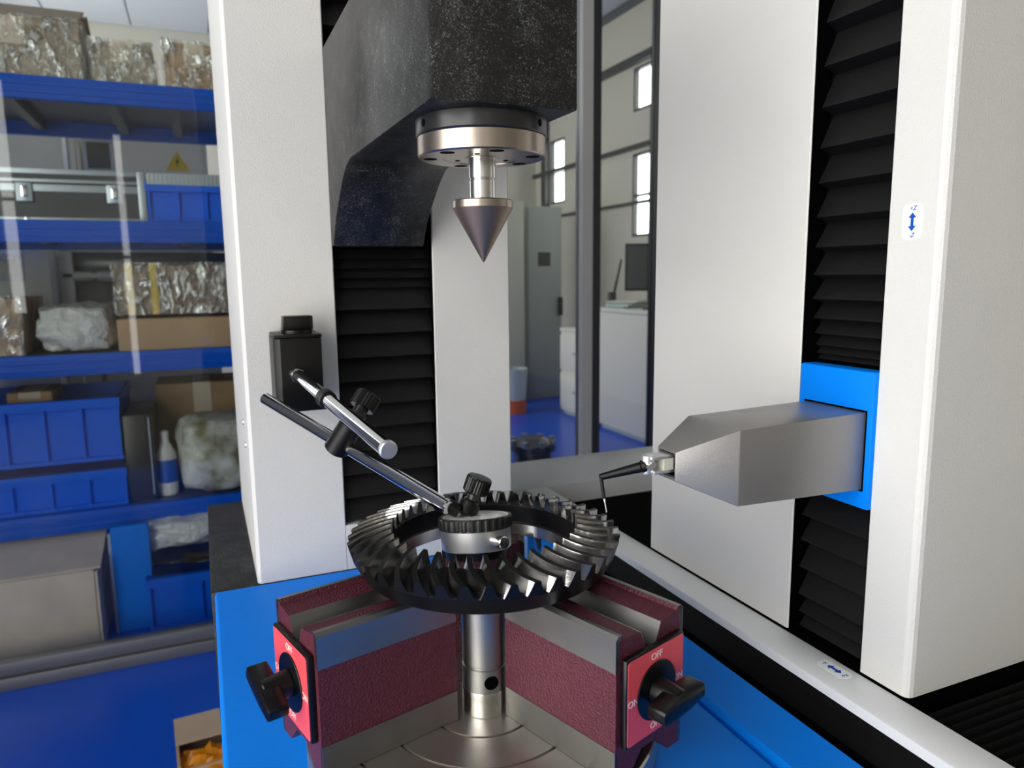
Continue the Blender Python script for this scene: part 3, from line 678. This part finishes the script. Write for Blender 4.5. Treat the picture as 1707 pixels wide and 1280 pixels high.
# flight case
z = levels[1]
x0, x1, _, z1 = span(-130, 287, 240, 365, 2.15); cx = (x0 + x1) / 2; w = (x1 - x0) / 2; h = z1 - z
t = thing('flight_case', (cx, 2.15 + .17, z), 'black flight case with aluminium edges and latches on the rack', 'case'); d = .17
box('case_body', 'screen', t, -w + .004, w - .004, -d + .004, d - .004, .003, h - .003)
for zz, zt in ((0, .010), (h * .56, h * .70), (h * .74, h * .80), (h - .016, h)): box('aluminium_edge', 'alufar', t, -w, w, -d, -d + .012, zz, zt, .001)
for sx_ in (-1, 1): box('corner_edge', 'alufar', t, *sorted((sx_ * w, sx_ * (w - .022))), -d - .001, -d + .012, .0, h, .001)
for x in (-w * .55, -.02 if False else -w * .12, w * .70):
    la = box('latch', 'alufar', t, x - .022, x + .022, -d - .008, -d, h * .36, h * .72, .002)
    box('latch_tongue', 'chrome', la, x - .010, x + .010, -d - .013, -d - .008, h * .44, h * .66, .002)
MB().rev([(0, .006), (.006, .005), (.008, 0)], (-w * .12, -d, .004), (0, -1, 0), 12).build('rivet', 'chrome', t)
# crate with ribbed lid
cr_ = crate(246, 308, 392, 370, 2.15, .36, z, 'blue crate under a ribbed grey lid beside the flight case', ribs=3)
x0, x1, _, z1 = span(244, 293, 394, 309, 2.145); 
bx_ = MB().box(x0 - cr_.location.x, x1 - cr_.location.x, -.185, .185, ony(246, 308, 2.15).z - z + .0005, z1 - z).build('lid', 'lid', cr_, .003)
nr = 22
for i in range(nr):
    x = (x0 + (x1 - x0) * (i + .3) / nr) - cr_.location.x
    box('lid_rib', 'alufar', bx_, x, x + (x1 - x0) / nr * .45, -.188, -.184, ony(246, 307, 2.15).z - z, z1 - z - .004)
# third shelf
z = levels[2]
carton('taped_carton', -70, 498, 28, 590, 2.13, .40, z, 'brown carton on the rack shelf above the stacked blue crates, film on top', m='carton')
lumpy('wrapped_parcel', 58, 508, 182, 584, 2.14, .35, z, 'crumpled film wrapped parcel between two cartons on the rack', 'parcel', 'bagwhite', 'parcel_wrap', amp=.03, seed=4)
t = carton('flat_carton', 198, 527, 392, 582, 2.12, .45, z, 'wide low tan carton under the strapped bundle', m='carton', film=False, tape=False)
zt = ony(193, 527, 2.12).z
t = carton('strapped_bundle', 196, 441, 392, 526, 2.15, .36, zt + .001, 'brown film wrapped bundle with yellow straps on the low carton', m='cartondark', tape=False)
x0, x1, _, z1 = span(196, 441, 392, 526, 2.15); w = (x1 - x0) / 2
for xx in (-w + .03, -w + .10): box('yellow_strap', 'yellow', t, xx, xx + .022, -.184, .184, 0, z1 - zt + .006, .001)
# fourth shelf
z = levels[3]
c1 = crate(-120, 779, 211, 876, 2.13, .42, z, 'blue ribbed crate at the bottom of the stack on the rack', group='stacked blue crates')
zc = z + (ony(0, 776, 2.13).z - z)
c2 = crate(-130, 662, 198, 776, 2.13, .42, ony(60, 779, 2.13).z + .001, 'blue ribbed crate on top of the stack, parts inside', group='stacked blue crates')
zt = ony(60, 660, 2.13).z
carton('small_carton', 12, 652, 86, 676, 2.25, .2, zt - .05, 'small pale carton sticking out of the upper blue crate', m='carton', film=False)
carton('brown_carton', 272, 632, 410, 812, 2.45, .25, z, 'tall brown carton behind the printed parcel', m='carton', film=False)
lumpy('printed_parcel', 303, 694, 430, 819, 2.12, .22, z, 'white and olive printed plastic parcel on the rack beside the machine', 'parcel', 'print', 'parcel_wrap', amp=.022, seed=9)
t = thing('file_box', (0, 0, 0), 'black upright file box beside the stacked blue crates', 'file box'); x0, x1, _, z1 = span(216, 690, 252, 836, 2.14)
t.location = ((x0 + x1) / 2, 2.29, z); w = (x1 - x0) / 2
box('box_body', 'blackp', t, -w, w, -.15, .15, 0, z1 - z, .003); box('spine_label', 'alufar', t, w * .72, w * .8, -.152, -.149, .02, z1 - z - .01)
bt = ony(276, 755, 2.18); t = thing('white_bottle', (bt.x, 2.2, z), 'small white plastic bottle with blue label on the rack', 'bottle')
hb = ony(272, 716, 2.2).z - z
MB().rev([(0, 0), (.030, 0), (.032, .01), (.032, hb * .62), (.014, hb * .8), (.012, hb * .82), (.012, hb * .97), (0, hb)], seg=24).build('bottle_body', 'bagwhite', t)
MB().rev([(.0325, hb * .2), (.0325, hb * .55)], seg=24).build('bottle_label', 'ink', t)
# on the floor behind the glass
z = FZ
t = carton('large_carton', -120, 950, 156, 1062, 1.93, .34, z, 'pale open carton with a folded lid on the floor behind the glass', m='cartonpale', film=False, tape=False)
x0, x1, _, z1 = span(-120, 950, 156, 1062, 1.93); w = (x1 - x0) / 2; hh = z1 - z
o = MB().box(-w - .005, w + .018, 0, .34, 0, .006).build('lid_flap', 'cartonpale', t); o.location = (0, -.165, hh + .002); o.rotation_euler.x = math.radians(13)
o = MB().box(0, .006, -.17, .17, 0, hh * .98).build('side_flap', 'cartonpale', t); o.location = (w + .002, 0, 0)
crate(248, 940, 420, 1030, 1.98, .30, z, 'blue crate on the floor behind the glass holding a black bag', ribs=2)
zt = ony(300, 940, 1.98).z
lumpy('black_bag', 246, 918, 420, 944, 2.0, .26, zt + .002, 'slack black plastic bag lying in the floor crate', 'bag', 'blackbag', 'bag_film', amp=.05, seed=12, rnd=.7)
lumpy('white_bag', 226, 850, 400, 908, 2.06, .24, ony(300, 917, 2.06).z, 'crumpled white plastic bag on top of the black bag', 'bag', 'bagwhite', 'bag_film', amp=.055, seed=15, rnd=.8)
t = thing('blue_panel', (0, 0, 0), 'plain light blue board leaning behind the floor cartons', 'board'); x0, x1, _, z1 = span(197, 872, 246, 1030, 2.02)
t.location = ((x0 + x1) / 2, 2.03, FZ); box('board_sheet', 'blue', t, (x0 - x1) / 2, (x1 - x0) / 2, -.01, .01, 0, z1 - FZ, .002); box('board_edge', 'alufar', t, (x0 - x1) / 2 - .008, (x0 - x1) / 2, -.012, .012, 0, z1 - FZ - .02)
# small orange carton in front of the glass
p = onz(285, 1262, -.735)
t = thing('orange_carton', (p.x + .015, p.y - .055, FZ), 'torn brown carton with orange film inside, on the blue floor by the machine', 'box', math.radians(4))
box('carton_body', 'carton', t, 0, .22, 0, .006, 0, .060); box('carton_body', 'carton', t, 0, .006, .006, .16, 0, .070); box('carton_body', 'carton', t, 0, .22, .16, .166, 0, .080); box('carton_body', 'carton', t, .214, .22, .006, .16, 0, .070)
o = box('torn_flap', 'cartoncool', t, -.0, .20, 0, .085, 0, .004); o.location = (0, .062, .083); o.rotation_euler.x = math.radians(8)
bm = bmesh.new(); bmesh.ops.create_grid(bm, x_segments=16, y_segments=10, size=1)
for v in bm.verts: v.co = Vector((.11 + v.co.x * .104, .03 + v.co.y * .05, .052 + .018 * noise.noise(Vector((v.co.x * 4, v.co.y * 3, 1)))))
me = bpy.data.meshes.new('orange_film'); bm.to_mesh(me); bm.free(); me.materials.append(M['orange']); o = bpy.data.objects.new('orange_film', me); COL.objects.link(o); o.parent = t
box('orange_front', 'orange', t, .02, .215, -.003, -.0005, .02, .052)

# ---- cabinets and bench behind the rack
def cabinet(name, u0, u1, vt, y, depth, label, m='whitefar', group=None):
    x0 = ony(u0, 260, y).x; x1 = ony(u1, 260, y).x; z1 = ony(u0, vt, y).z
    t = thing(name, ((x0 + x1) / 2, y + depth / 2, FZ), label, 'cabinet', 0, group); w = (x1 - x0) / 2; d = depth / 2
    box('cabinet_body', m, t, -w, w, -d, d, .05, z1 - FZ, .004); box('plinth', 'darkframe', t, -w + .02, w - .02, -d + .02, d, 0, .05)
    dr = box('cabinet_door', m, t, -w + .015, w - .015, -d - .012, -d - .001, .07, z1 - FZ - .02, .003)
    return t, w, d, z1 - FZ, dr
t, w, d, H, dr = cabinet('control_cabinet', -40, 134, 205, 3.25, .5, 'white control cabinet with long door handle seen through the rack')
hz = ony(100, 250, 3.25).z - FZ
box('door_handle', 'alufar', dr, w - .06, w - .045, -d - .035, -d - .012, hz - .12, hz + .12)
t, w, d, H, dr = cabinet('control_cabinet', 142, 345, 205, 3.25, .5, 'white control cabinet with small grey display and yellow warning triangle')
pz = ony(165, 260, 3.25); ww = .055
sc_ = box('display', 'screen', dr, pz.x - t.location.x - ww * .8, pz.x - t.location.x + ww * .8, -d - .016, -d - .012, pz.z - FZ - ww, pz.z - FZ + ww); box('display_bezel', 'lid', dr, pz.x - t.location.x - ww * 1.1, pz.x - t.location.x + ww * 1.1, -d - .014, -d - .0115, pz.z - FZ - ww * 1.3, pz.z - FZ + ww * 1.3)
pz = ony(296, 270, 3.25); r = .05; cx = pz.x - t.location.x; cz_ = pz.z - FZ
MB().prism([(cx - r, cz_ - r * .8), (cx + r, cz_ - r * .8), (cx, cz_ + r * .9)], lambda a, b, k: (a, -d - .012 - .002 * k, b)).build('warning_triangle', 'yellow', dr)
MB().prism([(cx - .006, cz_ - .024), (cx + .008, cz_ + .004), (cx + .001, cz_ + .004), (cx + .006, cz_ + .026), (cx - .009, cz_ - .004), (cx - .002, cz_ - .004)], lambda a, b, k: (a, -d - .0141 - .001 * k, b)).build('flash_print', 'blackink', dr)
# white bench frame with drawers, seen between second and third shelf
y = 2.95
t = thing('test_bench', (ony(240, 450, y).x, y, FZ), 'white framed test bench with dark panels seen through the rack', 'bench')
ox = t.location.x
def bb(name, m, u0, v0, u1, v1, y0=0, y1=.04): a = ony(u0, v1, y); b = ony(u1, v0, y); return box(name, m, t, a.x - ox, b.x - ox, y0, y1, a.z - FZ, b.z - FZ, .002)
bb('top_bar', 'whitefar', 104, 411, 400, 419); bb('middle_bar', 'whitefar', 104, 453, 400, 464)
o = bb('side_post', 'whitefar', 103, 411, 117, 500); bb('dark_panel', 'screen', 118, 420, 400, 452, .05, .07); bb('dark_panel', 'darkframe', 118, 465, 400, 560, .05, .07)
a = ony(103, 500, y); b = ony(117, 411, y); box('leg', 'whitefar', t, a.x - ox, b.x - ox, 0, .04, 0, a.z - FZ)
b2 = ony(400, 460, y); box('leg', 'whitefar', t, b2.x - ox - .04, b2.x - ox, 0, .04, 0, b2.z - FZ)
y = 2.80
a = ony(-60, 560, y); b = ony(78, 408, y)
t = thing('white_tester', ((a.x + b.x) / 2, y + .21, FZ), 'white floor standing tester with a small screen, left of the test bench', 'tester')
w = (b.x - a.x) / 2; H = b.z - FZ
box('tester_body', 'whitefar', t, -w, w, -.2, .2, .0, H, .006); s = ony(7, 446, y); cx = s.x - t.location.x
box('screen_bezel', 'lid', t, cx - .06, cx + .06, -.206, -.199, s.z - FZ - .05, s.z - FZ + .05); box('screen_glass', 'screen', t, cx - .035, cx + .035, -.209, -.206, s.z - FZ - .03, s.z - FZ + .03)
box('top_duct', 'lid', t, w - .09, w, -.21, -.1, H, H + .10, .004)

# ================================================================== BEHIND THE GLASS: OFFICE SIDE
y = 5.4
a = ony(880, 665, y); b = ony(936, 345, y)
t = thing('tall_cabinet', ((a.x + b.x) / 2, y + .2, FZ), 'tall pale grey metal cabinet with dark handle beyond the partition', 'cabinet'); w = (b.x - a.x) / 2; H = b.z - FZ
box('cabinet_body', 'greycab', t, -w, w, -.2, .2, 0, H, .004); dr = box('cabinet_door', 'greycab', t, -w + .01, w - .01, -.212, -.201, .05, H - .02, .002)
hp = ony(932, 510, y); box('door_handle', 'blackp', dr, hp.x - t.location.x - .02, hp.x - t.location.x + .015, -.25, -.212, hp.z - FZ - .08, hp.z - FZ + .08, .006)
hp = ony(906, 432, y); box('name_plate', 'screen', dr, hp.x - t.location.x - .06, hp.x - t.location.x + .06, -.216, -.212, hp.z - FZ - .06, hp.z - FZ + .06)
a = ony(849, 672, 5.2); b = ony(873, 335, 5.2)
t = thing('beige_locker', ((a.x + b.x) / 2 - .15, 5.4, FZ), 'narrow beige locker beside the tall grey cabinet', 'locker'); w = (b.x - a.x) / 2 + .15
box('locker_body', 'beige', t, -w, w, -.2, .2, 0, b.z - FZ, .004); box('locker_door', 'beige', t, -w + .01, w - .008, -.21, -.201, .04, b.z - FZ - .02, .002)
a = ony(858, 672, 4.9)
t = thing('orange_bin', (a.x - .03, 4.85, FZ), 'small clear bin with an orange base on the blue floor', 'bin')
MB().rev([(0, 0), (.10, 0), (.105, .11), (0, .11)], seg=20).build('bin_base', mat('orange_red', lin(205, 90, 50), .5), t); MB().rev([(.10, .11), (.115, .36), (.110, .36), (.098, .112)], seg=20).build('bin_wall', 'lid', t)
# white desk run
DX = 2.43
def desk(y0, y1, ztop, name, label, cat):
    t = thing(name, (DX + .33, (y0 + y1) / 2, FZ), label, cat); L = (y1 - y0) / 2; H = ztop - FZ
    box('desk_body', 'whitefar', t, -.32, .33, -L + .005, L - .005, .03, H - .03, .004); box('desk_top', 'whitefar', t, -.33, .33, -L, L, H - .029, H, .004); box('plinth', 'lid', t, -.30, .33, -L + .02, L - .02, 0, .03)
    return t, L, H
t, L, H = desk(2.75, 4.08, .065, 'office_desk', 'white office desk with monitor on it beyond the partition', 'desk')
t2, L2, H2 = desk(4.10, 4.68, -.115, 'low_cabinet', 'low white drawer cabinet at the end of the desk', 'cabinet')
for i in range(2): dr = box('drawer', 'whitefar', t2, -.336, -.321, -L2 + .02, L2 - .02, .06 + i * .30, .33 + i * .30, .003); box('drawer_pull', 'lid', dr, -.345, -.336, -.05, .05, .19 + i * .30, .21 + i * .30)
mp = onx(1098, 470, 2.62)
t = thing('desk_monitor', (2.62, mp.y, .065), 'black monitor on its stand on the white desk', 'monitor', math.radians(-35))
box('foot', 'blackp', t, -.10, .10, -.08, .08, 0, .012, .003); box('neck', 'blackp', t, -.02, .02, -.015, .02, .012, .16); box('screen_panel', 'blackp', t, -.22, .22, -.025, .0, .12, .43, .006); box('screen_glass', 'screen', t, -.205, .205, -.028, -.0255, .14, .415)
pb = onx(1022, 512, 2.6); t = thing('paper_stack', (2.58, 3.93, .065), 'loose white papers stacked on the desk beside the monitor', 'papers')
for i in range(4): o = box('sheet_bundle', 'whitefar' if i % 2 else 'teal', t, -.10, .10, -.11, .11, .012 * i, .012 * i + .011); o.rotation_euler.z = .2 * i
k = onx(915, 500, 2.7); t = thing('desk_telephone', (2.66, 4.30, -.115), 'dark upright telephone handset on the low white cabinet', 'telephone')
box('phone_base', 'darkframe', t, -.06, .06, -.09, .09, 0, .05, .006); box('handset', 'darkframe', t, -.03, .03, -.05, -.01, .05, .28, .01); MB().cyl((.02, -.03, .28), (.06, -.06, .52), .012, .008, 12).build('aerial', 'blackp', t)
# chair-like bundle of castings behind the rear rail
p0 = onz(892, 768, FZ)
cst = thing('casting_heap', (p0.x * .62, p0.y * .62 if False else 2.62, FZ), 'grey machined casting on a pallet just behind the partition', 'casting')
tgt = ony(888, 748, 2.62); cst.location.x = tgt.x
hh = ony(888, 728, 2.62).z - FZ
box('pallet', 'carton', cst, -.14, .14, -.12, .12, 0, .10, .004)
MB().rev([(0, .10), (.12, .10), (.12, hh * .55), (.09, hh * .6), (.09, hh * .8), (.11, hh * .82), (.11, hh * .92), (.05, hh), (0, hh)], seg=28).build('casting_body', 'darksteel', cst)
for i in range(8):
    a_ = 2 * math.pi * i / 8; MB().cyl((.10 * math.cos(a_), .10 * math.sin(a_), hh * .9), (.10 * math.cos(a_), .10 * math.sin(a_), hh * .98), .016, seg=6).build('bolt', 'chrome', cst)
